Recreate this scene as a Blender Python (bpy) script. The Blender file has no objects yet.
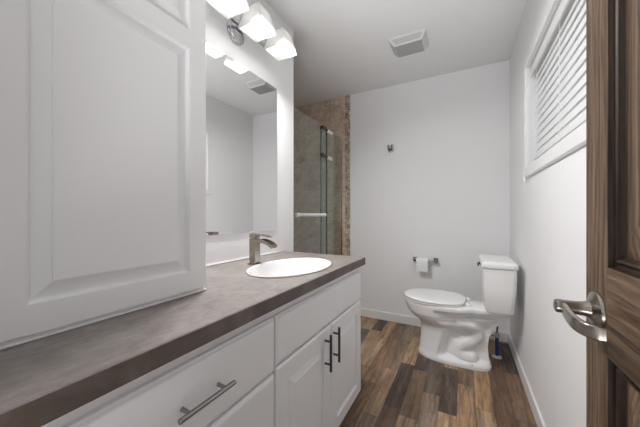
import bpy, bmesh, math, random
from mathutils import Vector, Matrix

sc = bpy.context.scene
COL = sc.collection
PI = math.pi

# ------------------------------------------------------------------ camera
cam_d = bpy.data.cameras.new('camera')
cam = bpy.data.objects.new('camera', cam_d)
COL.objects.link(cam)
cam.location = (0, 0, 1.1021)
cam.rotation_euler = (PI / 2, 0, math.radians(27.935))
cam_d.sensor_width = 36
cam_d.lens = 270.74 / 640 * 36
cam_d.shift_y = 1.44 / 640
cam_d.clip_start = 0.01
sc.camera = cam

# ------------------------------------------------------------------ world, exposure
world = bpy.data.worlds.new('daylight')
sc.world = world
world.use_nodes = True
wbg = world.node_tree.nodes['Background']
wbg.inputs['Color'].default_value = (0.96, 0.98, 1.0, 1)
wbg.inputs['Strength'].default_value = 0.65
LAMP_W = 5.2          # each of the three vanity lamps
FILL_W = 25.0          # added fill light, unseen, outside the open doorway
a = bpy.data.lights.new('ceiling_fill_light', 'AREA')
a.shape = 'RECTANGLE'; a.size = 0.75; a.size_y = 0.9
a.energy = FILL_W
ao = bpy.data.objects.new('ceiling_fill_light', a)
COL.objects.link(ao)
ao.location = (-0.14, -1.0, 0.15)
a.spread = math.radians(84)
ao.rotation_euler = (math.radians(155), 0, 0)   # added fill, aimed up through the doorway to brighten the ceiling
vs = sc.view_settings
sc.display_settings.display_device = 'sRGB'
vs.view_transform = 'Standard'
vs.look = 'None'
vs.exposure = 0.27
vs.gamma = 1.0
vs.use_curve_mapping = False
sc.cycles.use_denoising = True
sc.cycles.max_bounces = 12
sc.cycles.diffuse_bounces = 6
sc.cycles.transparent_max_bounces = 16
sc.cycles.sample_clamp_indirect = 6

# ------------------------------------------------------------------ materials
def srgb(r, g, b):
    f = lambda c: ((c / 255) / 12.92 if c / 255 <= 0.04045 else ((c / 255 + 0.055) / 1.055) ** 2.4)
    return (f(r), f(g), f(b), 1)

class NT:
    def __init__(self, name):
        self.m = bpy.data.materials.new(name)
        self.m.use_nodes = True
        self.t = self.m.node_tree
        self.n = self.t.nodes
        self.b = self.n['Principled BSDF']
        self.out = self.n['Material Output']
    def new(self, kind, **kw):
        o = self.n.new(kind)
        for k, v in kw.items(): setattr(o, k, v)
        return o
    def link(self, a, b): self.t.links.new(a, b)
    def math(self, op, a, b=None):
        o = self.new('ShaderNodeMath', operation=op)
        for i, v in enumerate((a, b)):
            if v is None: continue
            if isinstance(v, (int, float)): o.inputs[i].default_value = v
            else: self.link(v, o.inputs[i])
        return o.outputs[0]
    def mix(self, fac, a, b, mode='MIX'):
        o = self.new('ShaderNodeMix', data_type='RGBA', blend_type=mode)
        for s, v in ((o.inputs[0], fac), (o.inputs[6], a), (o.inputs[7], b)):
            if hasattr(v, 'node'): self.link(v, s)
            else: s.default_value = v
        return o.outputs[2]
    def ramp(self, fac, stops, interp='LINEAR'):
        o = self.new('ShaderNodeValToRGB')
        cr = o.color_ramp; cr.interpolation = interp
        while len(cr.elements) < len(stops): cr.elements.new(0.5)
        for e, (p, c) in zip(cr.elements, stops): e.position = p; e.color = c
        self.link(fac, o.inputs[0])
        return o.outputs[0]
    def coord(self, scale=(1, 1, 1), rot=(0, 0, 0), loc=(0, 0, 0)):
        tc = self.new('ShaderNodeTexCoord')
        mp = self.new('ShaderNodeMapping')
        mp.inputs['Scale'].default_value = scale
        mp.inputs['Rotation'].default_value = rot
        mp.inputs['Location'].default_value = loc
        self.link(tc.outputs['Object'], mp.inputs[0])
        return mp.outputs[0]
    def noise(self, vec, scale, detail=4, rough=0.5, dist=0.0):
        o = self.new('ShaderNodeTexNoise')
        o.inputs['Scale'].default_value = scale
        o.inputs['Detail'].default_value = detail
        o.inputs['Roughness'].default_value = rough
        o.inputs['Distortion'].default_value = dist
        self.link(vec, o.inputs['Vector'])
        return o.outputs['Fac']
    def bump(self, h, strength, dist=0.01):
        o = self.new('ShaderNodeBump')
        o.inputs['Strength'].default_value = strength
        o.inputs['Distance'].default_value = dist
        self.link(h, o.inputs['Height'])
        self.link(o.outputs[0], self.b.inputs['Normal'])
    def fresnel(self, ior):
        # same reflectance on both faces of a thin pane
        g = self.new('ShaderNodeNewGeometry')
        fr = self.new('ShaderNodeFresnel')
        v = self.math('ADD', self.math('MULTIPLY', g.outputs['Backfacing'], 1 / ior - ior), ior)
        self.link(v, fr.inputs[0])
        return fr
    def set(self, **kw):
        for k, v in kw.items():
            s = self.b.inputs[k.replace('_', ' ')]
            if hasattr(v, 'node'): self.link(v, s)
            else: s.default_value = v

def paint(name, col, rough, var=0.03, scale=6, bump=0.0, bscale=200, metal=0, spec=0.5):
    """painted / enamelled / metal surface with a faint tone variation"""
    t = NT(name)
    c = t.coord()
    f = t.noise(c, scale, 3)
    d = tuple(x * (1 - var) for x in col[:3]) + (1,)
    t.set(Base_Color=t.mix(f, d, col), Roughness=rough, Metallic=metal)
    t.b.inputs['Specular IOR Level'].default_value = spec
    if bump: t.bump(t.noise(c, bscale, 2), bump, 0.002)
    return t.m

M = {}
M['wall'] = paint('wall_paint', srgb(235, 235, 236), 0.7, 0.03, 3, 0.25, 150, spec=0.3)
M['ceiling'] = paint('ceiling_paint', srgb(228, 228, 228), 0.85, 0.03, 3, 0.25, 120, spec=0.2)
M['trim'] = paint('white_trim_paint', srgb(232, 232, 233), 0.4)
M['cabinet'] = paint('cabinet_lacquer', srgb(236, 236, 237), 0.38, 0.02, 4)
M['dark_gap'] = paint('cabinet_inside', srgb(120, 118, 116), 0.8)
M['porcelain'] = paint('white_porcelain', srgb(240, 240, 240), 0.24, 0.01, spec=0.35)
M['seat_plastic'] = paint('white_seat_plastic', srgb(240, 240, 240), 0.2, 0.01)
M['sink_white'] = paint('sink_porcelain', srgb(232, 232, 232), 0.12, 0.01)
M['chrome'] = paint('polished_chrome', srgb(200, 200, 203), 0.12, 0.03, metal=1)
M['dark_chrome'] = paint('smoked_chrome', srgb(128, 128, 130), 0.15, 0.05, metal=1)
M['steel_dark'] = paint('dark_pull_metal', srgb(92, 90, 90), 0.32, 0.08, 30, metal=1)
M['pewter'] = paint('brushed_pull_metal', srgb(150, 149, 148), 0.3, 0.08, 30, metal=1)
M['plastic'] = paint('vent_plastic', srgb(206, 206, 206), 0.5)
M['vent_dark'] = paint('vent_slot', srgb(160, 160, 160), 0.8)
M['vent_grille'] = paint('vent_grille_plastic', srgb(172, 172, 172), 0.6)
M['blue'] = paint('blue_hose', srgb(36, 66, 140), 0.45, 0.3, 60)
M['paper'] = paint('toilet_paper', srgb(236, 236, 236), 0.9, 0.04, 40, 0.2, 120)
M['card'] = paint('cardboard_core', srgb(150, 125, 98), 0.9)
def blind_mat():
    t = NT('blind_slat')
    f = t.noise(t.coord(), 5, 2)
    df = t.new('ShaderNodeBsdfDiffuse'); t.link(t.mix(f, srgb(238, 238, 238), srgb(244, 244, 244)), df.inputs[0])
    tl = t.new('ShaderNodeBsdfTranslucent'); tl.inputs[0].default_value = srgb(240, 240, 240)
    mx = t.new('ShaderNodeMixShader'); mx.inputs[0].default_value = 0.3
    t.link(df.outputs[0], mx.inputs[1]); t.link(tl.outputs[0], mx.inputs[2])
    t.n.remove(t.b); t.link(mx.outputs[0], t.out.inputs[0])
    return t.m
M['blind'] = blind_mat()
M['rubber'] = paint('dark_rubber_seal', srgb(60, 64, 62), 0.6)
M['acrylic'] = paint('white_bar_sleeve', srgb(226, 226, 226), 0.25)

def nickel():
    t = NT('brushed_nickel')
    f = t.noise(t.coord(scale=(40, 40, 6)), 8, 3)
    t.set(Base_Color=t.mix(f, srgb(138, 130, 121), srgb(176, 168, 159)), Metallic=1, Roughness=0.27)
    return t.m
M['nickel'] = nickel()

def counter_mat():
    t = NT('countertop_laminate')
    c = t.coord()
    a = t.noise(c, 8, 9, 0.66, 0.6)
    b = t.noise(t.coord(scale=(2.2, 1, 1)), 26, 8, 0.7, 0.4)
    col = t.ramp(a, [(0.3, srgb(112, 104, 100)), (0.52, srgb(134, 127, 123)), (0.72, srgb(154, 148, 144))])
    f = t.ramp(b, [(0.36, (0, 0, 0, 1)), (0.66, (1, 1, 1, 1))])
    col = t.mix(0.28, col, t.mix(f, srgb(90, 81, 76), srgb(168, 161, 156)))
    t.set(Base_Color=col, Roughness=0.42)
    t.bump(b, 0.05, 0.002)
    return t.m
M['counter'] = counter_mat()
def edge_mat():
    t = NT('countertop_edge_brown')
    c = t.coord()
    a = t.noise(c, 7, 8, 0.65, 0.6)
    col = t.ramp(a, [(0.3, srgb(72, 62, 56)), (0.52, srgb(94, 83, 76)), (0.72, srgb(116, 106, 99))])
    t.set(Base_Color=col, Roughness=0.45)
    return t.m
M['counter_edge'] = edge_mat()  # front edge coloured darker and browner than the top

def tile_mat():
    t = NT('shower_tile')
    c = t.coord()
    a = t.noise(c, 5.5, 9, 0.68, 0.7)
    b = t.noise(c, 22, 8, 0.7, 0.5)
    col = t.ramp(a, [(0.34, srgb(172, 146, 124)), (0.5, srgb(212, 188, 166)), (0.66, srgb(236, 220, 206))])
    col = t.mix(0.42, col, t.ramp(b, [(0.34, srgb(150, 126, 106)), (0.66, srgb(242, 232, 222))]))
    tc = t.new('ShaderNodeTexCoord')
    sep = t.new('ShaderNodeSeparateXYZ'); t.link(tc.outputs['Object'], sep.inputs[0])
    # grout on a 0.33 m grid that follows whichever way the wall faces
    geo = t.new('ShaderNodeNewGeometry')
    sn = t.new('ShaderNodeSeparateXYZ'); t.link(geo.outputs['Normal'], sn.inputs[0])
    facing_y = t.math('GREATER_THAN', t.math('ABSOLUTE', sn.outputs[1]), 0.5)
    h = t.math('ADD', t.math('MULTIPLY', sep.outputs[0], facing_y),
               t.math('MULTIPLY', sep.outputs[1], t.math('SUBTRACT', 1.0, facing_y)))
    def lines(v, off):
        q = t.math('FRACT', t.math('ADD', t.math('DIVIDE', v, 0.335), off))
        return t.math('LESS_THAN', q, 0.012)
    g = t.math('MAXIMUM', lines(h, 0.02), lines(sep.outputs[2], 0.86))
    t.set(Base_Color=t.mix(g, col, srgb(236, 226, 216)), Roughness=0.4)
    return t.m
M['tile'] = tile_mat()

def edge_tile_mat():
    t = NT('tile_edging')
    c = t.coord()
    a = t.noise(c, 22, 8, 0.7, 0.8)
    col = t.ramp(a, [(0.34, srgb(100, 80, 66)), (0.5, srgb(176, 156, 138)), (0.66, srgb(226, 214, 202))])
    tc = t.new('ShaderNodeTexCoord')
    sep = t.new('ShaderNodeSeparateXYZ'); t.link(tc.outputs['Object'], sep.inputs[0])
    q = t.math('FRACT', t.math('ADD', t.math('DIVIDE', sep.outputs[2], 0.335), 0.3))
    g = t.math('LESS_THAN', q, 0.014)
    t.set(Base_Color=t.mix(g, col, srgb(206, 196, 186)), Roughness=0.4)
    return t.m
M['edge_tile'] = edge_tile_mat()

def floor_mat():
    t = NT('wood_plank_floor')
    tc = t.new('ShaderNodeTexCoord')
    sep = t.new('ShaderNodeSeparateXYZ'); t.link(tc.outputs['Object'], sep.inputs[0])
    u = t.math('DIVIDE', t.math('ADD', sep.outputs[0], 5.017), 0.094)
    row = t.math('FLOOR', u)
    wn = t.new('ShaderNodeTexWhiteNoise', noise_dimensions='1D'); t.link(row, wn.inputs['W'])
    v = t.math('ADD', t.math('DIVIDE', sep.outputs[1], 0.50), t.math('MULTIPLY', wn.outputs['Value'], 7.3))
    colid = t.math('FLOOR', v)
    cmb = t.new('ShaderNodeCombineXYZ'); t.link(row, cmb.inputs[0]); t.link(colid, cmb.inputs[1])
    w2 = t.new('ShaderNodeTexWhiteNoise', noise_dimensions='3D'); t.link(cmb.outputs[0], w2.inputs['Vector'])
    base = t.ramp(w2.outputs['Value'], [
        (0.0, srgb(84, 68, 58)), (0.14, srgb(130, 103, 78)), (0.28, srgb(170, 136, 102)), (0.42, srgb(112, 86, 66)),
        (0.56, srgb(146, 124, 106)), (0.68, srgb(174, 145, 114)), (0.8, srgb(100, 86, 76)), (0.9, srgb(148, 117, 87))], 'CONSTANT')
    # grain, shifted for each plank
    off = t.new('ShaderNodeVectorMath', operation='MULTIPLY_ADD')
    t.link(w2.outputs['Color'], off.inputs[0]); off.inputs[1].default_value = (9, 9, 9)
    mp = t.new('ShaderNodeMapping'); mp.inputs['Scale'].default_value = (22, 1.8, 1)
    t.link(tc.outputs['Object'], mp.inputs[0]); t.link(mp.outputs[0], off.inputs[2])
    g1 = t.noise(off.outputs[0], 1.6, 8, 0.65, 0.9)
    mp2 = t.new('ShaderNodeMapping'); mp2.inputs['Scale'].default_value = (90, 5, 1)
    t.link(tc.outputs['Object'], mp2.inputs[0])
    g2 = t.noise(mp2.outputs[0], 1.5, 5, 0.6)
    mp3 = t.new('ShaderNodeMapping'); mp3.inputs['Scale'].default_value = (26, 4.5, 1)
    t.link(tc.outputs['Object'], mp3.inputs[0])
    k = t.ramp(g1, [(0.3, (0.38, 0.36, 0.35, 1)), (0.5, (0.95, 0.95, 0.95, 1)), (0.68, (1.45, 1.45, 1.45, 1))])
    col = t.mix(0.8, base, k, 'MULTIPLY')
    k2 = t.ramp(g2, [(0.3, (0.62, 0.6, 0.6, 1)), (0.6, (1.12, 1.12, 1.12, 1))])
    col = t.mix(0.6, col, k2, 'MULTIPLY')
    # worn grey patches
    p = t.ramp(t.noise(off.outputs[0], 0.7, 7, 0.72, 1.4), [(0.48, (0, 0, 0, 1)), (0.68, (0.6, 0.6, 0.6, 1))])
    col = t.mix(p, col, srgb(128, 118, 110))
    q = t.ramp(t.noise(mp3.outputs[0], 1.0, 6, 0.7, 1.0), [(0.36, (0.55, 0.52, 0.5, 1)), (0.54, (1.06, 1.05, 1.04, 1))])
    col = t.mix(0.8, col, q, 'MULTIPLY')
    fu = t.math('FRACT', u); fv = t.math('FRACT', v)
    seam = t.math('MAXIMUM', t.math('LESS_THAN', fu, 0.025), t.math('LESS_THAN', fv, 0.006))
    col = t.mix(t.math('MULTIPLY', seam, 0.75), col, srgb(36, 28, 24))
    t.set(Base_Color=col, Roughness=t.ramp(g1, [(0.2, (0.55, 0.55, 0.55, 1)), (0.8, (0.38, 0.38, 0.38, 1))]))
    t.bump(g2, 0.12, 0.003)
    return t.m
M['floor'] = floor_mat()

def oak(name, axis, dark=1.0):
    """stained oak with the grain along the given axis of the object"""
    t = NT(name)
    s = [26, 26, 26]; s[axis] = 1.5
    c = t.coord(scale=tuple(s))
    a = t.noise(c, 1.0, 7, 0.6, 1.6)
    s2 = [170, 170, 170]; s2[axis] = 6
    b = t.noise(t.coord(scale=tuple(s2)), 1.0, 4, 0.6)
    s3 = [3.2, 3.2, 3.2]; s3[axis] = 0.5
    w = t.new('ShaderNodeTexWave', wave_type='BANDS', bands_direction='Y' if axis == 2 else 'Z')
    w.inputs['Scale'].default_value = 5.0; w.inputs['Distortion'].default_value = 9.0
    w.inputs['Detail'].default_value = 4.0; w.inputs['Detail Scale'].default_value = 1.4
    t.link(t.coord(scale=tuple(s3)), w.inputs['Vector'])
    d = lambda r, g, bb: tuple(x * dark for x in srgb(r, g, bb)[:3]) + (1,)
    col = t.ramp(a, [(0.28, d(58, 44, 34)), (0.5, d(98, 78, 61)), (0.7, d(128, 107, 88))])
    col = t.mix(0.35, col, t.ramp(w.outputs['Fac'], [(0.1, d(56, 42, 32)), (0.7, d(122, 101, 82))]))
    k = t.ramp(b, [(0.36, (0.34, 0.31, 0.29, 1)), (0.54, (1.08, 1.08, 1.08, 1))])
    col = t.mix(0.75, col, k, 'MULTIPLY')
    t.set(Base_Color=col, Roughness=0.5)
    t.b.inputs['Specular IOR Level'].default_value = 0.2
    t.bump(b, 0.2, 0.002)
    return t.m
M['oak_v'] = oak('oak_vertical_grain', 2)
M['oak_h'] = oak('oak_horizontal_grain', 1)
M['oak_mould_shaded'] = oak('oak_moulding_shaded', 2, 0.3)  # same oak, with the shade of the grooves put into its colour

def glass_mat():
    t = NT('shower_glass')
    tr = t.new('ShaderNodeBsdfTransparent'); tr.inputs[0].default_value = (0.925, 0.955, 0.94, 1)
    gl = t.new('ShaderNodeBsdfGlossy'); gl.inputs['Roughness'].default_value = 0.02
    gl.inputs[0].default_value = (0.9, 0.96, 0.93, 1)
    fr = t.fresnel(1.5)
    mx = t.new('ShaderNodeMixShader')
    t.link(fr.outputs[0], mx.inputs[0]); t.link(tr.outputs[0], mx.inputs[1]); t.link(gl.outputs[0], mx.inputs[2])
    t.n.remove(t.b)
    t.link(mx.outputs[0], t.out.inputs[0])
    return t.m
M['glass'] = glass_mat()

def pane_mat():
    t = NT('window_pane')
    tr = t.new('ShaderNodeBsdfTransparent'); tr.inputs[0].default_value = (0.9, 0.92, 0.92, 1)
    gl = t.new('ShaderNodeBsdfGlossy'); gl.inputs['Roughness'].default_value = 0.02
    fr = t.fresnel(1.4)
    mx = t.new('ShaderNodeMixShader')
    t.link(fr.outputs[0], mx.inputs[0]); t.link(tr.outputs[0], mx.inputs[1]); t.link(gl.outputs[0], mx.inputs[2])
    t.n.remove(t.b); t.link(mx.outputs[0], t.out.inputs[0])
    return t.m
M['pane'] = pane_mat()

def mirror_mat():
    t = NT('mirror_silver')
    f = t.noise(t.coord(), 2, 2)
    t.set(Base_Color=t.mix(f, (0.93, 0.935, 0.935, 1), (0.94, 0.945, 0.945, 1)), Metallic=1, Roughness=0.0)
    return t.m
M['mirror'] = mirror_mat()

def shade_mat():
    t = NT('frosted_white_glass')
    f = t.noise(t.coord(), 8, 2)
    df = t.new('ShaderNodeBsdfDiffuse'); t.link(t.mix(f, (0.62, 0.62, 0.61, 1), (0.66, 0.66, 0.65, 1)), df.inputs[0])
    tl = t.new('ShaderNodeBsdfTranslucent'); tl.inputs[0].default_value = (0.6, 0.6, 0.59, 1)
    gl = t.new('ShaderNodeBsdfGlossy'); gl.inputs['Roughness'].default_value = 0.2
    mx = t.new('ShaderNodeMixShader'); mx.inputs[0].default_value = 0.5
    t.link(df.outputs[0], mx.inputs[1]); t.link(tl.outputs[0], mx.inputs[2])
    m2 = t.new('ShaderNodeMixShader'); m2.inputs[0].default_value = 0.05
    t.link(mx.outputs[0], m2.inputs[1]); t.link(gl.outputs[0], m2.inputs[2])
    cl = t.new('ShaderNodeBsdfTransparent')
    m3 = t.new('ShaderNodeMixShader'); m3.inputs[0].default_value = 0.03
    t.link(m2.outputs[0], m3.inputs[1]); t.link(cl.outputs[0], m3.inputs[2])
    t.n.remove(t.b); t.link(m3.outputs[0], t.out.inputs[0])
    return t.m
M['shade'] = shade_mat()

def bulb_mat():
    t = NT('lit_bulb')
    f = t.noise(t.coord(), 8, 1)
    em = t.new('ShaderNodeEmission'); em.inputs[1].default_value = 4.5
    t.link(t.mix(f, (1, 0.97, 0.93, 1), (1, 0.98, 0.95, 1)), em.inputs[0])
    tr = t.new('ShaderNodeBsdfTransparent')
    ad = t.new('ShaderNodeAddShader')
    t.link(em.outputs[0], ad.inputs[0]); t.link(tr.outputs[0], ad.inputs[1])
    t.n.remove(t.b); t.link(ad.outputs[0], t.out.inputs[0])
    return t.m
M['bulb'] = bulb_mat()

# ------------------------------------------------------------------ mesh helpers
def obj(name, bm, mat, parent=None, smooth=False, angle=35):
    me = bpy.data.meshes.new(name)
    bmesh.ops.recalc_face_normals(bm, faces=bm.faces[:])
    bm.to_mesh(me); bm.free()
    mats = mat if isinstance(mat, (list, tuple)) else [mat]
    for m in mats: me.materials.append(M[m])
    o = bpy.data.objects.new(name, me)
    COL.objects.link(o)
    if parent is not None:
        o.parent = parent
        o.matrix_parent_inverse = Matrix.Translation(parent.location).inverted()
    if smooth:
        for p in me.polygons: p.use_smooth = True
        if angle < 180:
            try: me.set_sharp_from_angle(angle=math.radians(angle))
            except Exception: pass
    return o

def tag(o, label, cat, group=None):
    o['label'] = label; o['category'] = cat
    if group: o['group'] = group
    return o

def thing(name, label, cat, loc):
    o = bpy.data.objects.new(name, None)
    o.empty_display_size = 0.05
    COL.objects.link(o)
    o.location = loc
    return tag(o, label, cat)

def struct(name, bm, mat, parent=None, **kw):
    o = obj(name, bm, mat, parent, **kw)
    if parent is None: o['kind'] = 'structure'
    return o

def BM(): return bmesh.new()

def box(bm, x0, x1, y0, y1, z0, z1, bev=0.0, seg=2, mi=0):
    r = bmesh.ops.create_cube(bm, size=1)
    vsx = r['verts']
    for v in vsx:
        v.co = Vector((x0 if v.co.x < 0 else x1, y0 if v.co.y < 0 else y1, z0 if v.co.z < 0 else z1))
    fs = {f for v in vsx for f in v.link_faces}
    for f in fs: f.material_index = mi
    if bev > 0:
        es = list({e for v in vsx for e in v.link_edges})
        bmesh.ops.bevel(bm, geom=es, offset=bev, segments=seg, affect='EDGES', profile=0.5)
    return bm

def cyl(bm, p0, p1, r0, r1=None, seg=24, cap=True):
    p0, p1 = Vector(p0), Vector(p1)
    r1 = r0 if r1 is None else r1
    d = p1 - p0
    q = Vector((0, 0, 1)).rotation_difference(d.normalized()).to_matrix()
    rings = []
    for p, r in ((p0, r0), (p1, r1)):
        rings.append([bm.verts.new(p + q @ Vector((r * math.cos(2 * PI * i / seg), r * math.sin(2 * PI * i / seg), 0))) for i in range(seg)])
    bridge(bm, rings, cap)

def bridge(bm, rings, cap=True, mi=0):
    n = len(rings[0])
    for a, b in zip(rings, rings[1:]):
        for i in range(n):
            f = bm.faces.new((a[i], a[(i + 1) % n], b[(i + 1) % n], b[i])); f.material_index = mi
    if cap:
        for r in (rings[0], rings[-1]):
            try: bm.faces.new(r).material_index = mi
            except ValueError: pass

def rings_from(bm, pts_rings, cap=True, mi=0):
    rr = [[bm.verts.new(Vector(p)) for p in ring] for ring in pts_rings]
    bridge(bm, rr, cap, mi)
    return rr

def revolve(bm, c, axis, profile, seg=32, cap=True):
    """profile: (distance along axis, radius)"""
    q = Vector((0, 0, 1)).rotation_difference(Vector(axis).normalized()).to_matrix()
    rings_from(bm, [[Vector(c) + q @ Vector((r * math.cos(2 * PI * i / seg), r * math.sin(2 * PI * i / seg), h)) for i in range(seg)] for h, r in profile], cap)

def catmull(pts, n=8):
    P = [Vector(p) for p in pts]
    P = [P[0] * 2 - P[1]] + P + [P[-1] * 2 - P[-2]]
    out = []
    for i in range(1, len(P) - 2):
        for k in range(n):
            t = k / n
            a, b, c, d = P[i - 1], P[i], P[i + 1], P[i + 2]
            out.append(0.5 * ((2 * b) + (c - a) * t + (2 * a - 5 * b + 4 * c - d) * t * t + (3 * b - a - 3 * c + d) * t ** 3))
    out.append(P[-2])
    return out

def tube(bm, pts, r, seg=14, n=8, flat=None, up=(0, 0, 1)):
    """smooth tube; r a number or list at control points; flat=(w,h) makes a rounded bar"""
    path = catmull(pts, n)
    m = len(path)
    rings = []
    u = Vector(up)
    for i, p in enumerate(path):
        tg = (path[min(i + 1, m - 1)] - path[max(i - 1, 0)]).normalized()
        s = tg.cross(u)
        if s.length < 1e-4: s = tg.cross(Vector((1, 0, 0)))
        s.normalize(); w = s.cross(tg).normalized()
        if isinstance(r, (list, tuple)):
            f = i / (m - 1) * (len(r) - 1); j = min(int(f), len(r) - 2); rad = r[j] + (r[j + 1] - r[j]) * (f - j)
        else: rad = r
        ring = []
        for k in range(seg):
            a = 2 * PI * k / seg
            ca, sa = math.cos(a), math.sin(a)
            if flat:
                e = 0.35
                ca = math.copysign(abs(ca) ** e, ca) * flat[0] / 2; sa = math.copysign(abs(sa) ** e, sa) * flat[1] / 2
                ring.append(p + s * ca * rad + w * sa * rad)
            else: ring.append(p + s * ca * rad + w * sa * rad)
        rings.append(ring)
    rings_from(bm, rings)

def rect_rings(bm, y0, y1, z0, z1, prof, cap=True):
    """nested rectangles in a wall of constant x; prof: (inset, x)"""
    rr = [[(x, y0 + i, z0 + i), (x, y1 - i, z0 + i), (x, y1 - i, z1 - i), (x, y0 + i, z1 - i)] for i, x in prof]
    vsr = [[bm.verts.new(p) for p in r] for r in rr]
    bridge(bm, vsr, False)
    if cap: bm.faces.new(vsr[-1])
    return vsr

# ================================================================== SETTING
XR, YB, XL, H = 0.3512, 2.8286, -1.0954, 2.44
WE = 1.6534                   # end of the mirror wall, shower beyond
XG = -1.20                    # plane of the shower glass
XS = -2.0                     # far side of the shower

b = BM(); box(b, XS - .1, XR + .12, -.9, YB + .12, -.1, 0)
struct('floor', b, 'floor')
b = BM(); box(b, XS - .1, XR + .12, -.12, YB + .12, H, H + .1)
struct('ceiling', b, 'ceiling')
b = BM(); box(b, XL - .13, XL, -.12, WE, 0, H)
struct('wall_left', b, 'wall')
b = BM(); box(b, -1.117, XR + .12, YB, YB + .12, 0, H)
struct('wall_back', b, 'wall')
# shower walls, tiled
b = BM(); box(b, XS - .1, -1.117, YB + .002, YB + .12, 0, H)
struct('wall_shower_back', b, 'tile')
b = BM(); box(b, XS - .1, XS, WE - .1, YB + .002, 0, H)
struct('wall_shower_left', b, 'tile')
b = BM(); box(b, XS, XL - .13, WE - .1, WE, 0, H)
struct('wall_shower_front', b, 'tile')
b = BM(); box(b, -1.177, -1.117, YB - .009, YB + .002, 0, H, .003)
struct('trim_1', b, 'edge_tile')
b = BM(); box(b, -1.26, -1.125, WE, YB - .009, 0, .10, .006)
struct('trim_2', b, 'tile')
b = BM(); box(b, XS, -1.26, WE, YB + .002, 0, .02)
struct('floor_shower', b, 'tile')

# right wall with the window opening
WY0, WY1, WZ0, WZ1 = 0.98, 2.068, 1.395, 2.006
b = BM()
box(b, XR, XR + .12, -.12, WY0, 0, H)
box(b, XR, XR + .12, WY1, YB, 0, H)
box(b, XR, XR + .12, WY0, WY1, 0, WZ0)
box(b, XR, XR + .12, WY0, WY1, WZ1, H)
bmesh.ops.remove_doubles(b, verts=b.verts[:], dist=1e-5)
struct('wall_right', b, 'wall')

# front wall around the doorway
DX0, DX1, DH = -.55, .265, 2.05
b = BM()
box(b, XL, DX0, -.12, 0, 0, H)
box(b, DX1, XR, -.12, 0, 0, H)
box(b, DX0, DX1, -.12, 0, DH, H)
struct('wall_front', b, 'wall')

# baseboards
def baseboard(name, pts, z=.086):
    """pts: run along the wall foot, inner side given by offset already"""
    b = BM()
    for x0, x1, y0, y1 in pts: box(b, x0, x1, y0, y1, 0, z, .004, 2)
    return struct(name, b, 'trim')
baseboard('baseboard_back', [(-1.117, XR - .013, YB - .013, YB)])
baseboard('baseboard_right', [(XR - .013, XR, .0, YB)])

# window: casing, jamb, sash, panes
b = BM()
cx0, cx1 = XR - .017, XR
ce = .066
def frame_sweep(b, y0, y1, z0, z1, prof):
    """prof: (outset from opening, x)"""
    vsr = [[b.verts.new((x, y0 - o, z0 - o)), b.verts.new((x, y1 + o, z0 - o)), b.verts.new((x, y1 + o, z1 + o)), b.verts.new((x, y0 - o, z1 + o))] for o, x in prof]
    for r, s in zip(vsr, vsr[1:] + vsr[:1]):
        for i in range(4): b.faces.new((r[i], r[(i + 1) % 4], s[(i + 1) % 4], s[i]))
frame_sweep(b, WY0, WY1, WZ0, WZ1, [(0, XR + .001), (0, cx0 + .005), (.006, cx0), (ce - .006, cx0), (ce, cx0 + .006), (ce, XR + .001)])
win = struct('window_1', b, 'trim')
b = BM()
frame_sweep(b, WY0, WY1, WZ0, WZ1, [(-.004, XR), (-.004, XR + .119), (0, XR + .119), (0, XR)])
struct('window_jamb', b, 'trim', win)
b = BM()
sy = (WY0 + WY1) / 2
frame_sweep(b, WY0 + .04, WY1 - .04, WZ0 + .04, WZ1 - .04, [(0, XR + .075), (.036, XR + .075), (.036, XR + .115), (0, XR + .115)])
box(b, XR + .072, XR + .11, sy - .022, sy + .022, WZ0 + .01, WZ1 - .01)
struct('window_sash', b, 'trim', win)
for y0, y1 in ((WY0 + .042, sy - .024), (sy + .024, WY1 - .042)):
    b = BM(); box(b, XR + .092, XR + .097, y0, y1, WZ0 + .042, WZ1 - .042)
    struct('window_pane', b, 'pane', win)

# ------------------------------------------------------------------ the open wooden door
XD = .224
DY0, DY1 = -.012, .7535
door = bpy.data.objects.new('door_1', None); COL.objects.link(door)
door.location = (XD + .02, DY0, 0); door['kind'] = 'structure'
ST = .0935
rails = [(.012, .22), (.8515, 1.009), (1.86, 2.03)]
ymid = (DY0 + DY1) / 2
for y0, y1 in ((DY1 - ST, DY1), (DY0, DY0 + ST)):
    b = BM(); box(b, XD, XD + .036, y0, y1, .012, 2.03, .0015, 1)
    struct('door_stile', b, 'oak_v', door)
b = BM(); box(b, XD, XD + .036, ymid - .045, ymid + .045, .22, 1.86, .0008, 1)
struct('door_mullion', b, 'oak_v', door)
for z0, z1 in rails:
    for y0, y1 in ((DY0 + ST, DY1 - ST),):
        b = BM()
        if z0 < .8 or z0 > 1.5: box(b, XD, XD + .036, y0, y1, z0, z1, .0008, 1)
        else:
            box(b, XD, XD + .036, y0, ymid - .045, z0, z1, .0008, 1)
            box(b, XD, XD + .036, ymid + .045, y1, z0, z1, .0008, 1)
        struct('door_rail', b, 'oak_h', door)
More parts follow.
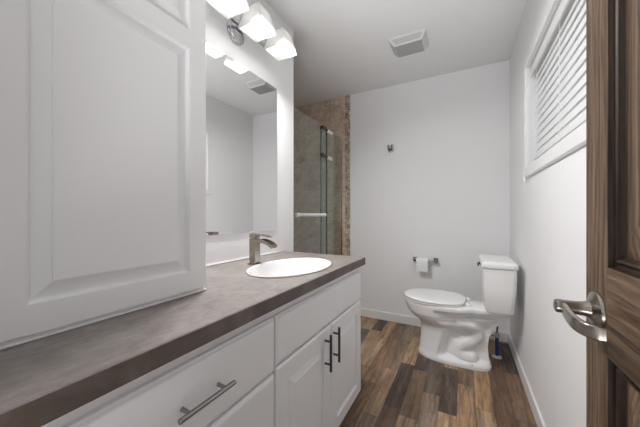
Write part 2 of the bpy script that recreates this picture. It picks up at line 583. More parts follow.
for z0, z1 in ((.22, .8515), (1.009, 1.86)):
    for y0, y1 in ((DY0 + ST, ymid - .045), (ymid + .045, DY1 - ST)):
        # sticking: the stepped moulding round the panel
        b = BM()
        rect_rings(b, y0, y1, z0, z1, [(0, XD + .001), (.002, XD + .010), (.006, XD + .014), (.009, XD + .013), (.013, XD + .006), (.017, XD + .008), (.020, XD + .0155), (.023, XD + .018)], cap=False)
        struct('door_panel_moulding', b, 'oak_mould_shaded', door)
        b = BM()
        rect_rings(b, y0, y1, z0, z1, [(.020, XD + .018), (.026, XD + .016), (.032, XD + .0145), (.075, XD + .005), (.078, XD + .004)])
        struct('door_panel', b, 'oak_v', door)
        b = BM(); box(b, XD + .019, XD + .034, y0, y1, z0, z1)
        struct('door_panel_core', b, 'oak_v', door)

# lever on the door
HY, HZ = .697, .922
b = BM()
revolve(b, (XD, HY, HZ), (-1, 0, 0), [(0, .035), (.003, .035), (.006, .0335), (.0075, .030), (.009, .023), (.013, .0165)], 40)
hs = obj('door_handle', b, 'nickel', door, smooth=True)
b = BM()
revolve(b, (XD - .012, HY, HZ), (-1, 0, 0), [(0, .0165), (.008, .0138), (.02, .0128), (.038, .0128), (.046, .0132), (.050, .0122), (.0515, .009)], 32)
obj('door_handle_neck', b, 'nickel', hs, smooth=True)
b = BM()
tube(b, [(XD - .049, HY + .008, HZ), (XD - .053, HY - .02, HZ), (XD - .057, HY - .06, HZ - .001), (XD - .057, HY - .095, HZ - .002), (XD - .051, HY - .118, HZ - .002), (XD - .042, HY - .128, HZ - .002), (XD - .033, HY - .131, HZ - .002)],
     [.9, 1.0, 1.05, 1.1, 1.1, 1.1, 1.0], seg=20, n=8, flat=(.0095, .020))
obj('door_handle_lever', b, 'nickel', hs, smooth=True)

# ================================================================== VANITY
XC = -.5145; ZC = .852; CT = .042; CY1 = 1.5445
b = BM()
SX, SY, SA, SB = -.73, 1.09, .17, .25
NS = 72
def oval(ax, ay, z, k=2.0):
    return [(SX + ax * math.cos(2 * PI * i / NS), SY + ay * math.sin(2 * PI * i / NS), z) for i in range(NS)]
# slab with an oval hole: outer rectangle sampled at the same angles as the oval
def rect_pts(x0, x1, y0, y1, z):
    pts = []
    for i in range(NS):
        a = 2 * PI * i / NS
        dx, dy = math.cos(a) * SA, math.sin(a) * SB
        kx = ((x1 - SX) / dx if dx > 1e-9 else (x0 - SX) / dx if dx < -1e-9 else 1e9)
        ky = ((y1 - SY) / dy if dy > 1e-9 else (y0 - SY) / dy if dy < -1e-9 else 1e9)
        k = min(kx, ky); pts.append([SX + dx * k, SY + dy * k, z])
    for cxr in (x0, x1):            # snap nearest samples to the corners
        for cyr in (y0, y1):
            j = min(range(NS), key=lambda q: (pts[q][0] - cxr) ** 2 + (pts[q][1] - cyr) ** 2)
            pts[j] = [cxr, cyr, z]
    return pts
CX0, CY0 = XL, .003
XC -= .0015
yy0 = .55                            # the piece round the sink; the rest of the run joins it flush
e = .003
rr = [oval(SA - .004, SB - .004, ZC - CT), oval(SA - .004, SB - .004, ZC), rect_pts(CX0 + e, XC - e, yy0, CY1 - e, ZC), rect_pts(CX0, XC, yy0, CY1, ZC - e),
      rect_pts(CX0, XC, yy0, CY1, ZC - CT)]
v = rings_from(b, rr + [rr[0]], cap=False)
bmesh.ops.remove_doubles(b, verts=b.verts[:], dist=1e-5)
rr2 = [[(CX0, y, ZC - CT), (CX0, y, ZC - e), (CX0 + e, y, ZC), (XC - e, y, ZC), (XC, y, ZC - e), (XC, y, ZC - CT)] for y in (CY0, yy0)]
rings_from(b, rr2)
ctop = obj('countertop', b, 'counter')
tag(ctop, 'mottled taupe laminate countertop running over the white vanity', 'countertop')
XC += .0015
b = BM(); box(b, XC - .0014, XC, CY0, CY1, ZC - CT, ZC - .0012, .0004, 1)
obj('edge_band', b, 'counter_edge', ctop)['label'] = 'darker brown front edge'
b = BM(); box(b, XL, XL + .008, .62, CY1 - .06, ZC, ZC + .009, .003)
obj('caulk_bead', b, 'trim', ctop)

# sink
sink = BM()
prof = [(1.0, .0), (1.012, .003), (1.008, .006), (.985, .0065), (.962, .003), (.945, -.004), (.92, -.02), (.87, -.055), (.77, -.095), (.6, -.122), (.38, -.134), (.16, -.139), (.12, -.1395)]
rings_from(sink, [oval(SA * k if k > .9 else SA * k, SB * k, ZC + h + .0003) for k, h in prof] , cap=False)
# closed outer shell under the counter so that the bowl has thickness
rings_from(sink, [oval(SA * k, SB * k, ZC + h) for k, h in [(.12, -.1395), (.12, -.150), (.4, -.147), (.64, -.134), (.82, -.105), (.92, -.06), (.955, -.03), (.962, 0.0), (1.0, .0003)]], cap=False)
bmesh.ops.remove_doubles(sink, verts=sink.verts[:], dist=4e-4)
snk = obj('sink', sink, 'sink_white', smooth=True, angle=60)
tag(snk, 'white oval drop-in sink set in the taupe countertop', 'sink')
b = BM(); revolve(b, (SX, SY, ZC - .1505), (0, 0, 1), [(0, .03), (.012, .03), (.0145, .026), (.0125, .02), (.012, .004)], 28)
obj('drain', b, 'chrome', snk, smooth=True)

# faucet
FX, FY = -.938, 1.062
fau = thing('faucet', 'brushed nickel single-lever faucet behind the oval sink', 'faucet', (FX, FY, ZC))
b = BM(); box(b, FX - .027, FX + .027, FY - .027, FY + .027, ZC, ZC + .006, .002)
obj('base_plate', b, 'nickel', fau)
b = BM(); box(b, FX - .021, FX + .019, FY - .020, FY + .020, ZC + .006, ZC + .131, .003)
obj('body', b, 'nickel', fau)
b = BM()
path = catmull([(FX + .016, FY, ZC + .113), (FX + .05, FY, ZC + .118), (FX + .078, FY, ZC + .114), (FX + .104, FY, ZC + .104), (FX + .122, FY, ZC + .091)], 6)
rings = []
for i, p in enumerate(path):                    # open trough: U section
    w, t2 = .0215, .0035
    hgt = .013 * (1 - .4 * i / len(path))
    sec = [(-w, hgt), (-w, -.006), (w, -.006), (w, hgt), (w - t2, hgt), (w - t2, -.001), (-w + t2, -.001), (-w + t2, hgt)]
    tgt = (path[min(i + 1, len(path) - 1)] - path[max(i - 1, 0)]).normalized()
    up = Vector((-tgt.z, 0, tgt.x))
    rings.append([p + Vector((0, s, 0)) + up * h for s, h in sec])
rings_from(b, rings)
obj('spout', b, 'nickel', fau)
b = BM(); box(b, FX - .021, FX + .019, FY - .020, FY + .020, ZC + .134, ZC + .152, .003)
lv = obj('lever', b, 'nickel', fau)
b = BM()
tube(b, [(FX - .018, FY, ZC + .153), (FX + .03, FY, ZC + .152), (FX + .07, FY, ZC + .148), (FX + .10, FY, ZC + .141)], [1, 1, .95, .85], seg=16, n=6, flat=(.038, .006))
obj('lever_blade', b, 'nickel', lv, smooth=True)

# vanity cabinet
XF = -.535                       # front of the doors
XFF = XF - .019                  # face frame front
VY1 = 1.531
van = thing('vanity_cabinet', 'long white vanity cabinet with raised-panel doors below the countertop', 'cabinet', (-.8, .8, 0))
b = BM()
zt = ZC - CT
box(b, XL, XFF - .019, .004, .022, .055, zt)               # near side panel
box(b, XL, XFF - .019, VY1 - .018, VY1, .055, zt)          # far side panel
box(b, XL, XFF - .019, .022, VY1 - .018, .055, .073)       # bottom
box(b, XL, XL + .006, .022, VY1 - .018, .073, zt)          # back
box(b, XL + .006, XFF - .019, .70, .718, .073, .70)        # divider
obj('carcass', b, 'cabinet', van)
b = BM()
box(b, XFF - .019, XFF, .004, .16, .055, zt)
box(b, XFF - .019, XFF, .68, .745, .055, zt)
box(b, XFF - .019, XFF, VY1 - .03, VY1, .055, zt)
box(b, XFF - .019, XFF, .16, .68, .755, zt)
box(b, XFF - .019, XFF, .745, VY1 - .03, .755, zt)
box(b, XFF - .019, XFF, .16, .68, .055, .09)
box(b, XFF - .019, XFF, .745, VY1 - .03, .055, .09)
box(b, XFF - .019, XFF, .16, .68, .575, .61)
box(b, XFF - .019, XFF, .745, VY1 - .03, .58, .615)
box(b, XFF - .019, XFF, 1.09, 1.15, .09, .58)
box(b, XFF - .019, XFF, .16, .68, .31, .35)
obj('face_frame', b, 'cabinet', van)
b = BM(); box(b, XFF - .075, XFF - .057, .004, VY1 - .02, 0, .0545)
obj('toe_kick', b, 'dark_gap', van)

def bar_pull(parent, mat, c, axis, length, r=.0058, gap=.028, post=.32):
    """bar handle standing off a front that faces +x"""
    c = Vector(c); d = Vector(axis)
    b = BM()
    p0, p1 = c - d * length / 2, c + d * length / 2
    q = d
    revolve(b, p0, d, [(0, r * .8), (.0012, r), (length - .0012, r), (length, r * .8)], 18)
    for s in (-post, post):
        p = c + d * length * s
        revolve(b, p - Vector((gap, 0, 0)), (1, 0, 0), [(0, r * .95), (.002, r * .8), (gap, r * .75)], 14)
    return obj('handle', b, mat, parent, smooth=True)

def slab_front(name, y0, y1, z0, z1):
    b = BM()
    rect_rings(b, y0, y1, z0, z1, [(0, XFF + .0005), (0, XF - .008), (.004, XF - .006), (.008, XF - .001), (.012, XF)])
    r = rect_rings(b, y0, y1, z0, z1, [(0, XFF + .0005)])
    bmesh.ops.remove_doubles(b, verts=b.verts[:], dist=1e-6)
    return obj(name, b, 'cabinet', van)

def panel_front(name, y0, y1, z0, z1, xf, xb, fr=.058, parent=None):
    b = BM()
    prof = [(0, xb), (0, xf - .006), (.003, xf - .0035), (.007, xf), (fr, xf), (fr + .0012, xf - .001), (fr + .003, xf - .010), (fr + .0045, xf - .0112), (fr + .009, xf - .0115), (fr + .040, xf - .0035), (fr + .0405, xf - .0018), (fr + .044, xf - .0014)]
    rect_rings(b, y0, y1, z0, z1, prof)
    rect_rings(b, y0, y1, z0, z1, [(0, xb)])
    bmesh.ops.remove_doubles(b, verts=b.verts[:], dist=1e-6)
    return obj(name, b, 'cabinet', parent)

dr = slab_front('drawer_front', .145, .7035, .597, .772)
bar_pull(dr, 'pewter', (XF + .033, .4205, .6875), (0, 1, 0), .150)
dr['label'] = 'top drawer front with horizontal bar pull'
for z0, z1 in ((.335, .589), (.068, .327)):
    d2 = slab_front('drawer_front', .145, .7035, z0, z1)
    bar_pull(d2, 'pewter', (XF + .033, .4205, z1 - .09), (0, 1, 0), .150)
slab_front('false_drawer_front', .7135, 1.527, .609, .772)
for y0, y1, hy in ((.7135, 1.1205, 1.058), (1.1245, 1.527, 1.146)):
    dd = panel_front('door', y0, y1, .066, .601, XF, XFF + .0005, .062, van)
    bar_pull(dd, 'steel_dark', (XF + .033, hy - .012, .509), (0, 0, 1), .158, .0058, .028, .31)

# ================================================================== LINEN CABINET on the counter
XK = -.75                       # door face
LY1 = .618
lin = thing('linen_cabinet', 'tall white wall cabinet standing on the countertop beside the mirror', 'cabinet', (-.9, .3, ZC))
LB = ZC + .0005
b = BM()
xk = XK - .02
box(b, XL + .0005, xk, .004, LY1, LB, 2.36, .0015, 1)
obj('carcass', b, 'cabinet', lin)
b = BM()
box(b, xk, xk + .012, .004, LY1 - .001, LB, LB + .012, .003)
box(b, xk, xk + .017, .004, LY1, LB, LB + .006, .002)
obj('base_moulding', b, 'cabinet', lin)
# door with two raised panels
y0, y1, z0, z1 = .135, LY1 - .005, .866, 2.34
ys0, ys1 = .198, .553
op = [(.926, 1.619), (1.676, 2.28)]
b = BM()
box(b, xk + .0005, XK, y0, ys0, z0, z1, .0025, 2)
box(b, xk + .0005, XK, ys1, y1, z0, z1, .0025, 2)
zz = [z0] + [q for o in op for q in o] + [z1]
for i in range(0, len(zz), 2): box(b, xk + .0006, XK - .0001, ys0 - .003, ys1 + .003, zz[i] + (.0001 if i else 0.0006), zz[i + 1] - .0001)
ld = obj('door', b, 'cabinet', lin)
for za, zb in op:
    b = BM()
    rect_rings(b, ys0, ys1, za, zb, [(-.001, XK - .0003), (.0012, XK - .001), (.003, XK - .013), (.0045, XK - .0142), (.008, XK - .0145), (.038, XK - .0045), (.0385, XK - .0025), (.042, XK - .002)])
    obj('door_panel', b, 'cabinet', ld)
b = BM(); box(b, xk, XK - .004, .004, .129, .866, 2.34, .0015, 1)
obj('face_frame', b, 'cabinet', lin)

# ================================================================== MIRROR
MY0, MY1, MZ0, MZ1 = .64, 1.449, 1.003, 1.935
mir = thing('mirror', 'large frameless mirror on the wall above the countertop', 'mirror', (XL, (MY0 + MY1) / 2, MZ0))
b = BM(); box(b, XL + .001, XL + .006, MY0, MY1, MZ0, MZ1, .0008, 1)
obj('glass', b, 'mirror', mir)
for cy, cz, s, mt in ((1.21, MZ0, 1, 'acrylic'), (1.1, MZ1, -1, 'acrylic')):
    b = BM()
    box(b, XL + .0005, XL + .0095, cy - .013, cy + .013, cz - s * .004 if s > 0 else cz - .004, cz + .004 if s > 0 else cz + .004, .0015)
    obj('clip', b, mt, mir)

# ================================================================== VANITY LIGHT
LZ = 2.040
lys = (.874, 1.074, 1.274)
vl = thing('vanity_light', 'three-lamp chrome bar light with square white glass shades above the mirror', 'light fixture', (XL, 1.074, 2.1))
b = BM()
revolve(b, (XL, 1.085, 2.092), (1, 0, 0), [(0, .062), (.006, .062), (.010, .056), (.012, .051), (.018, .049), (.022, .042), (.024, .034), (.028, .03), (.03, .02)], 48)
obj('backplate', b, 'chrome', vl, smooth=True)
XBAR = -1.045
b = BM(); box(b, XBAR - .009, XBAR + .009, .80, 1.385, 2.098, 2.122, .003)
cyl(b, (XL + .02, 1.085, 2.11), (XBAR, 1.085, 2.11), .011)
obj('bar', b, 'chrome', vl)
SXc = -.932
for ly in lys:
    b = BM()
    tube(b, [(XBAR, ly, 2.118), (XBAR + .01, ly, 2.15), (XBAR + .05, ly, 2.178), (SXc - .02, ly, 2.178), (SXc, ly, 2.165)], .0075, 12, 6)
    revolve(b, (SXc, ly, 2.172), (0, 0, -1), [(0, .012), (.004, .02), (.022, .02), (.024, .016)], 24)
    arm = obj('arm', b, 'chrome', vl, smooth=True)
    # square tapered shade, open at the bottom
    def sq(h, z, n=5, rr=.005):
        pts = []
        for qx, qy, a0 in ((1, 1, 0), (-1, 1, 90), (-1, -1, 180), (1, -1, 270)):
            for k in range(n):
                a = math.radians(a0 + 90 * k / (n - 1))
                pts.append((SXc + qx * (h - rr) + rr * math.cos(a), ly + qy * (h - rr) + rr * math.sin(a), z))
        return pts
    hb, ht = .069, .046
    zb, zt2 = LZ, 2.150
    b = BM()
    rings_from(b, [sq(hb - .005, zb), sq(hb, zb), sq(hb, zb + .003), sq(ht, zt2 - .006), sq(ht - .006, zt2), sq(.022, zt2 + .001), sq(.022, zt2 - .004), sq(ht - .010, zt2 - .005), sq(ht - .005, zt2 - .012), sq(hb - .005, zb)], cap=False)
    bmesh.ops.remove_doubles(b, verts=b.verts[:], dist=1e-5)
    obj('shade', b, 'shade', vl, smooth=True, angle=40)
    b = BM()
    revolve(b, (SXc, ly, 2.1430), (0, 0, -1), [(0, .013), (.008, .013), (.02, .013), (.04, .018), (.056, .026), (.072, .0295), (.086, .027), (.096, .018), (.1005, .006), (.101, .001)], 28)
    obj('bulb', b, 'bulb', vl, smooth=True)
    L = bpy.data.lights.new('lamp_light', 'AREA')
    L.shape = 'DISK'; L.size = .042; L.energy = LAMP_W; L.color = (1, .985, .975)
    lo = bpy.data.objects.new('lamp_light', L); COL.objects.link(lo)
    lo.location = (SXc, ly, 2.0375); lo.rotation_euler = (0, math.radians(-33), 0); lo.parent = vl
    lo.matrix_parent_inverse = Matrix.Translation(vl.location).inverted()

# ================================================================== CEILING VENT
ev = thing('exhaust_vent', 'white louvred exhaust fan cover on the ceiling', 'vent', (-.372, 2.17, H))
b = BM()
rings_from(b, [[(-.508, 2.063, H - .0005), (-.238, 2.063, H - .0005), (-.238, 2.275, H - .0005), (-.508, 2.275, H - .0005)],
               [(-.506, 2.065, H - .012), (-.240, 2.065, H - .012), (-.240, 2.273, H - .012), (-.506, 2.273, H - .012)],
               [(-.472, 2.078, H - .055), (-.262, 2.078, H - .055), (-.262, 2.243, H - .055), (-.472, 2.243, H - .055)],
               [(-.466, 2.084, H - .060), (-.268, 2.084, H - .060), (-.268, 2.237, H - .060), (-.466, 2.237, H - .060)]])
obj('cover', b, 'plastic', ev)
b = BM()
for i in range(4):                                # louvre slots on the slope facing the room
    k = (i + .8) / 4.6
    z = H - .012 - .043 * k; y = 2.065 + .013 * k
    xa, xb2 = -.506 + .034 * k + .02, -.240 - .022 * k - .02
    box(b, xa, xb2, y - .0012, y + .004, z - .002, z + .002)
obj('louvres', b, 'vent_dark', ev)
b = BM()
for i in range(22):
    x = -.462 + i * .00886
    box(b, x, x + .0052, 2.090, 2.231, H - .064, H - .0598)
box(b, -.466, -.268, 2.084, 2.092, H - .0645, H - .0598); box(b, -.466, -.268, 2.229, 2.237, H - .0645, H - .0598)
obj('grille', b, 'vent_grille', ev)

# ================================================================== SHOWER ENCLOSURE
se = thing('shower_enclosure', 'clear glass shower enclosure beside the end of the mirror wall', 'shower screen', (XG, 2.2, .10))
b = BM(); box(b, XG - .004, XG + .004, WE + .004, 2.405, .108, 1.965, .001, 1)
gd = obj('glass_door', b, 'glass', se)
b = BM(); box(b, XG - .022, XG - .014, 2.315, YB - .012, .108, 1.965, .001, 1)
obj('fixed_glass', b, 'glass', se)
b = BM(); box(b, XG - .005, XG + .006, 2.395, 2.407, .11, 1.962)
obj('edge_seal', b, 'rubber', gd)
b = BM(); box(b, XG - .024, XG - .012, 2.312, 2.322, .11, 1.962)
obj('edge_seal', b, 'rubber', se)
b = BM(); box(b, XG - .026, XG + .008, WE + .002, YB - .012, .101, .116, .002)
obj('bottom_track', b, 'chrome', se)
b = BM(); box(b, XG - .026, XG - .010, YB - .014, YB - .009, .11, 1.965)
obj('wall_channel', b, 'chrome', se)
for z in (1.675, 1.938):                          # clamps joining the panels
    b = BM()
    box(b, XG + .0045, XG + .022, 2.285, 2.37, z - .014, z + .020, .005, 3)
    cyl(b, (XG + .013, 2.36, z + .002), (XG + .016, 2.41, z - .004), .008)
    cl = obj('clamp', b, 'steel_dark', se)
    b = BM()
    box(b, XG + .0065, XG + .026, 2.392, 2.49, z - .026, z + .008, .005, 3)
    obj('clamp_cover', b, 'acrylic', cl)
b = BM()
revolve(b, (XG + .052, 1.77, 1.102), (0, 1, 0), [(0, .013), (.003, .018), (.035, .018), (.040, .0145), (.455, .0145), (.46, .018), (.492, .018), (.495, .013)], 20)
bar = obj('towel_bar', b, 'acrylic', gd, smooth=True)
for y in (1.79, 2.245):
    b = BM(); cyl(b, (XG + .004, y, 1.102), (XG + .05, y, 1.102), .009)
    obj('bar_post', b, 'chrome', bar)

# ================================================================== BACK WALL FITTINGS
rh = thing('robe_hook', 'small chrome robe hook on the back wall', 'hook', (-.664, YB, 1.78))
b = BM(); revolve(b, (-.664, YB, 1.775), (0, -1, 0), [(0, .026), (.005, .026), (.009, .02), (.011, .012)], 24)
obj('base', b, 'chrome', rh, smooth=True)
for dx in (-.018, .018):
    b = BM()
    tube(b, [(-.664 + dx * .3, YB - .008, 1.775), (-.664 + dx * .8, YB - .032, 1.768), (-.664 + dx, YB - .048, 1.784), (-.664 + dx, YB - .052, 1.806)], .0075, 12, 6)
    revolve(b, (-.664 + dx, YB - .052, 1.804), (0, 0, 1), [(0, .007), (.003, .0105), (.010, .0105), (.014, .005)], 16)
    obj('prong', b, 'dark_chrome', rh, smooth=True)

th = thing('toilet_paper_holder', 'square chrome toilet paper holder on the back wall beside the toilet tank', 'paper holder', (-.32, YB, .66))
for x in (-.424, -.236):
    b = BM()
    box(b, x - .021, x + .021, YB - .008, YB - .0003, .642, .688, .002)
    box(b, x - .013, x + .013, YB - .064, YB - .006, .651, .679, .002)
    obj('mount', b, 'dark_chrome', th)
b = BM(); cyl(b, (-.412, YB - .052, .665), (-.25, YB - .052, .665), .0105)
obj('rod', b, 'chrome', th, smooth=True)
# the roll and its hanging sheet
RX0, RX1, RR, RY, RZ = -.405, -.300, .032, YB - .052, .6555
b = BM()
n = 40
def ring(x, r): return [(x, RY + r * math.cos(2 * PI * i / n), RZ + r * math.sin(2 * PI * i / n)) for i in range(n)]
rings_from(b, [ring(RX0, .0205), ring(RX0, RR), ring(RX1, RR), ring(RX1, .0205), ring(RX0, .0205)], cap=False)
bmesh.ops.remove_doubles(b, verts=b.verts[:], dist=1e-5)
tp = obj('toilet_paper_roll', b, 'paper', smooth=True, angle=50)
tag(tp, 'thin white toilet paper roll with a hanging sheet on the chrome holder', 'toilet paper')
b = BM()
prof = [(RY - RR * math.cos(math.radians(q)) - .0006, RZ + RR * math.sin(math.radians(q))) for q in (60, 40, 20, 0)] + [(RY - RR - .001, RZ - .03), (RY - RR + .002, RZ - .06), (RY - RR + .001, RZ - .097)]
for q in range(len(prof) - 1):
    pass
rings_from(b, [[(RX0, y, z), (RX1, y, z), (RX1, y + .0012, z), (RX0, y + .0012, z)] for y, z in prof])
obj('loose_sheet', b, 'paper', tp, smooth=True)
b = BM()
rings_from(b, [ring(RX0 + .0005, .0185), ring(RX0 + .0005, .0204), ring(RX1 - .0005, .0204), ring(RX1 - .0005, .0185), ring(RX0 + .0005, .0185)], cap=False)
bmesh.ops.remove_doubles(b, verts=b.verts[:], dist=1e-5)
obj('core', b, 'card', tp, smooth=True, angle=50)

# ================================================================== TOILET (faces -x)
TY = 2.325
toi = thing('toilet', 'white two-piece toilet with closed lid in the corner below the window wall', 'toilet', (0, TY, 0))
def sst(a, b_, x):
    t = max(0, min(1, (x - a) / (b_ - a))); return t * t * (3 - 2 * t)
def lerp_tab(tab, z):
    for (za, *va), (zb, *vb) in zip(tab, tab[1:]):
        if z <= zb:
            t = (z - za) / (zb - za) if zb > za else 0
            t = max(0, t)
            return [p + (q - p) * t for p, q in zip(va, vb)]
    return list(tab[-1][1:])
#       z     xfront xmid  xrear  halfw  rear-squareness
TAB = [(0.00, -.322, -.10, .178, .122, .55), (.018, -.324, -.10, .180, .124, .55), (.030, -.320, -.10, .175, .120, .55),
       (.06, -.312, -.10, .164, .113, .55), (.15, -.306, -.10, .155, .108, .5), (.22, -.306, -.10, .163, .110, .5), (.255, -.309, -.11, .175, .114, .5),
       (.275, -.320, -.13, .187, .126, .5), (.295, -.348, -.15, .20, .145, .5), (.32, -.380, -.17, .22, .161, .48), (.35, -.405, -.185, .248, .174, .44),
       (.39, -.420, -.19, .285, .181, .40), (.412, -.427, -.195, .30, .185, .38), (.425, -.429, -.195, .305, .186, .38), (.432, -.427, -.195, .304, .184, .38), (.436, -.420, -.195, .298, .178, .4)]
NA, zs = 120, []
z = 0.0
while z < .436: zs.append(z); z += .006
zs.append(.436)
trap = catmull([(-.06, 0, .265), (-.02, 0, .295), (.05, 0, .285), (.085, 0, .235), (.055, 0, .185), (.0, 0, .155), (-.035, 0, .11), (-.01, 0, .07), (.05, 0, .06)], 10)
trap2 = catmull([(.085, 0, .235), (.10, 0, .17), (.11, 0, .10), (.13, 0, .04)], 10)
def trap_d(x, z):
    return min((p.x - x) ** 2 + (p.z - z) ** 2 for p in trap) ** .5
rings = []
for z in zs:
    xf, xm, xr_, hw, ex = lerp_tab(TAB, z)
    ring = []
    for i in range(NA):
        a = 2 * PI * i / NA
        ca, sa = math.cos(a), math.sin(a)
        if ca < 0: x = xm + (xm - xf) * ca; y = hw * math.copysign(abs(sa) ** .92, sa)
        else: x = xm + (xr_ - xm) * abs(ca) ** ex; y = hw * math.copysign(abs(sa) ** (.55 if z < .3 else .7), sa)
        # narrowing of the rear half of the deck and the hollow below it
        k = sst(-.03, .06, x)
        if z > .36: y *= 1 - .30 * k * (1 - sst(.20, .30, x) * .0)
        rec = sst(-.120, -.070, x + .25 * max(0, .30 - z) - .35 * max(0, z - .30)) * sst(.028, .055, z) * (1 - sst(.385, .405, z))
        hb = abs(y)
        hollow = max(.045, hb - .062)
        yy = hb + (min(hb, hollow) - hb) * rec
        if rec > 0.02 and hb > .05:
            d = trap_d(x, z)
            r = .046
            if d < r: yy = max(yy, min(hb, hollow + .046 * math.sqrt(1 - (d / r) ** 2) * min(1, rec * 1.5)))
        y = math.copysign(yy, y) if abs(y) > 1e-9 else y
        ring.append((x, TY + y, z))
    rings.append(ring)
b = BM(); rings_from(b, rings)
obj('bowl', b, 'porcelain', toi, smooth=True, angle=70)

def egg(x0, x1, hw, z, n=80, back=.30, inset=0):
    xm = x0 + (x1 - x0) * .46
    pts = []
    for i in range(n):
        a = 2 * PI * i / n
        ca, sa = math.cos(a), math.sin(a)
        if ca < 0: p = (xm + (xm - x0 - inset) * ca, TY + (hw - inset) * sa, z)
        else: p = (xm + (x1 - xm - inset) * abs(ca) ** .5, TY + (hw - inset) * math.copysign(abs(sa) ** .75, sa) * (1 - .12 * ca), z)
        pts.append(p)
    return pts
b = BM()
rings_from(b, [egg(-.428, .005, .186, .4370), egg(-.432, .008, .190, .440), egg(-.432, .008, .190, .447), egg(-.428, .005, .186, .4495)])
obj('seat', b, 'seat_plastic', toi, smooth=True, angle=50)
b = BM()
rings_from(b, [egg(-.430, .010, .189, .4510), egg(-.434, .014, .193, .454), egg(-.435, .014, .194, .461), egg(-.431, .012, .190, .4655), egg(-.415, .0, .178, .4675), egg(-.36, -.05, .13, .4690), egg(-.28, -.12, .06, .4695)])
obj('seat_lid', b, 'seat_plastic', toi, smooth=True, angle=50)
for s in (-1, 1):
    b = BM(); box(b, .012, .045, TY + s * .075 - .018, TY + s * .075 + .018, .4365, .458, .005, 3)
    obj('hinge', b, 'seat_plastic', toi)
    b = BM(); revolve(b, (.045, TY + s * .108, .029), (0, 0, 1), [(0, .016), (.008, .015), (.014, .010), (.016, .003)], 20)
    obj('bolt_cap', b, 'seat_plastic', toi, smooth=True)

def rrect(x0, x1, y0, y1, z, r, n=7, bow=0.0):
    pts = []
    for cx_, cy_, a0 in ((x1 - r, y1 - r, 0), (x0 + r, y1 - r, 90), (x0 + r, y0 + r, 180), (x1 - r, y0 + r, 270)):
        for k in range(n):
            a = math.radians(a0 + 90 * k / (n - 1))
            pts.append((cx_ + r * math.cos(a), cy_ + r * math.sin(a), z))
    # slightly bowed front
    return [(x - bow * (1 - ((y - (y0 + y1) / 2) / ((y1 - y0) / 2)) ** 2) if x < (x0 + x1) / 2 else x, y, zq) for x, y, zq in pts]
TY0, TY1 = TY - .205, TY + .205
b = BM()
rings_from(b, [rrect(.150, .278, TY0 + .035, TY1 - .035, .4365, .03), rrect(.138, .287, TY0 + .022, TY1 - .022, .443, .035), rrect(.130, .293, TY0 + .014, TY1 - .014, .455, .035),
               rrect(.122, .303, TY0, TY1, .60, .032), rrect(.118, .307, TY0 - .004, TY1 + .004, .742, .03), rrect(.122, .303, TY0, TY1, .745, .03)])
obj('tank', b, 'porcelain', toi, smooth=True, angle=50)
b = BM()
rings_from(b, [rrect(.113, .309, TY0 - .009, TY1 + .009, .7455, .03), rrect(.108, .313, TY0 - .013, TY1 + .013, .750, .032), rrect(.107, .314, TY0 - .014, TY1 + .014, .771, .032),
               rrect(.111, .310, TY0 - .010, TY1 + .010, .781, .03), rrect(.119, .303, TY0 - .002, TY1 + .002, .786, .026), rrect(.15, .285, TY0 + .03, TY1 - .03, .788, .02)])
obj('tank_lid', b, 'porcelain', toi, smooth=True, angle=50)
b = BM()
revolve(b, (.119, TY + .15, .722), (-1, 0, 0), [(0, .013), (.006, .013), (.012, .008), (.016, .007)], 20)
tube(b, [(.105, TY + .15, .722), (.100, TY + .12, .720), (.100, TY + .08, .717)], [.008, .0065, .006], 12, 5)
obj('flush_lever', b, 'steel_dark', toi, smooth=True)

# water supply behind the toilet
wsx, wsy = .229, 2.50
ws = thing('water_supply_line', 'blue water supply pipe rising from the floor beside the toilet base', 'pipe', (wsx, wsy, 0))
b = BM(); revolve(b, (wsx, wsy, .0003), (0, 0, 1), [(0, .034), (.004, .032), (.010, .022), (.013, .013)], 28)
obj('floor_flange', b, 'trim', ws, smooth=True)
b = BM(); cyl(b, (wsx, wsy, .012), (wsx, wsy, .15), .0125)
obj('pipe', b, 'blue', ws, smooth=True)
b = BM(); revolve(b, (wsx, wsy, .148), (0, 0, 1), [(0, .013), (.004, .016), (.03, .016), (.034, .011), (.045, .011)], 20)
cyl(b, (wsx, wsy, .165), (wsx - .04, wsy, .165), .009)
obj('valve', b, 'chrome', ws, smooth=True)
b = BM(); tube(b, [(wsx, wsy, .19), (wsx + .004, wsy, .26), (wsx + .006, wsy - .02, .34), (wsx, wsy - .03, .4363)], .006, 12, 6)
obj('hose', b, 'steel_dark', ws, smooth=True)

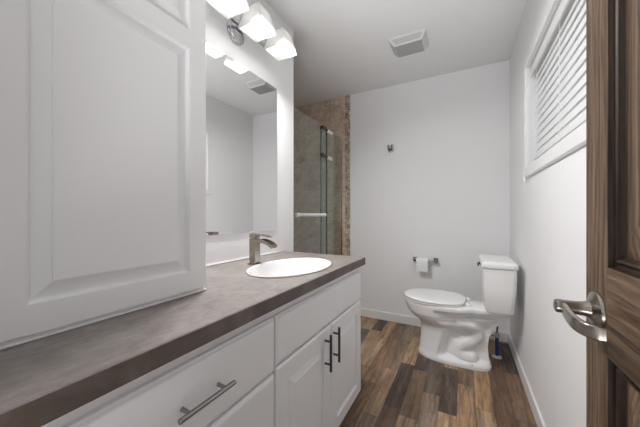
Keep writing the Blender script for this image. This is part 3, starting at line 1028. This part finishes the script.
# ================================================================== WINDOW BLIND
BX = XR + .036
BY0, BY1 = WY0 + .02, 2.040
bl = thing('window_blind', 'white horizontal slat blind lowered inside the window', 'blind', (BX, (BY0 + BY1) / 2, WZ0 + .01))
b = BM(); box(b, BX - .012, BX + .024, BY0 - .006, BY1 + .004, WZ1 - .050, WZ1 - .010, .003)
obj('headrail', b, 'blind', bl)
b = BM(); box(b, XR + .004, XR + .013, BY0 - .012, BY1 + .010, WZ1 - .074, WZ1 - .024, .002)
obj('valance', b, 'blind', bl)
sw = .050; pitch = .0395
zt3, zb3 = WZ1 - .070, 1.468
ns = int((zt3 - zb3) / pitch) + 1
for i in range(ns):
    zc = zt3 - i * (zt3 - zb3) / (ns - 1)
    tilt = math.radians(75)
    b = BM()
    nn = 7
    top, bot = [], []
    for k in range(nn):
        q = (k / (nn - 1) - .5)
        crown = .0035 * (1 - 4 * q * q)
        # closed: the upper edge leans to the glass, the lower edge to the room
        dx = q * sw * math.cos(tilt) - crown * math.sin(tilt)
        dz = q * sw * math.sin(tilt) + crown * math.cos(tilt)
        top.append((BX + dx, zc + dz)); bot.append((BX + dx + .0022 * math.sin(tilt), zc + dz - .0022 * math.cos(tilt)))
    ringp = top + bot[::-1]
    rings_from(b, [[(x, y, z_) for x, z_ in ringp] for y in (BY0, BY1)])
    obj('slat', b, 'blind', bl, smooth=True, angle=40)
b = BM(); box(b, BX - .014, BX + .014, BY0, BY1, zb3 - .036, zb3 - .022, .003)
obj('bottom_rail', b, 'blind', bl)
for y in (BY0 + .12, sy, BY1 - .1):
    b = BM(); cyl(b, (BX - .020, y, zb3 - .025), (BX - .020, y, WZ1 - .05), .0012, seg=8)
    obj('ladder_cord', b, 'blind', bl)
b = BM()
tube(b, [(BX - .013, BY1 - .004, WZ1 - .06), (XR - .022, BY1 - .0, 1.80), (XR - .022, BY1 - .0, 1.5), (XR - .022, BY1, 1.335)], .0016, 8, 6)
cd = obj('pull_cord', b, 'blind', bl, smooth=True)
b = BM(); revolve(b, (XR - .022, BY1, 1.335), (0, 0, -1), [(0, .003), (.008, .007), (.032, .008), (.036, .004)], 14)
obj('tassel', b, 'seat_plastic', cd, smooth=True)
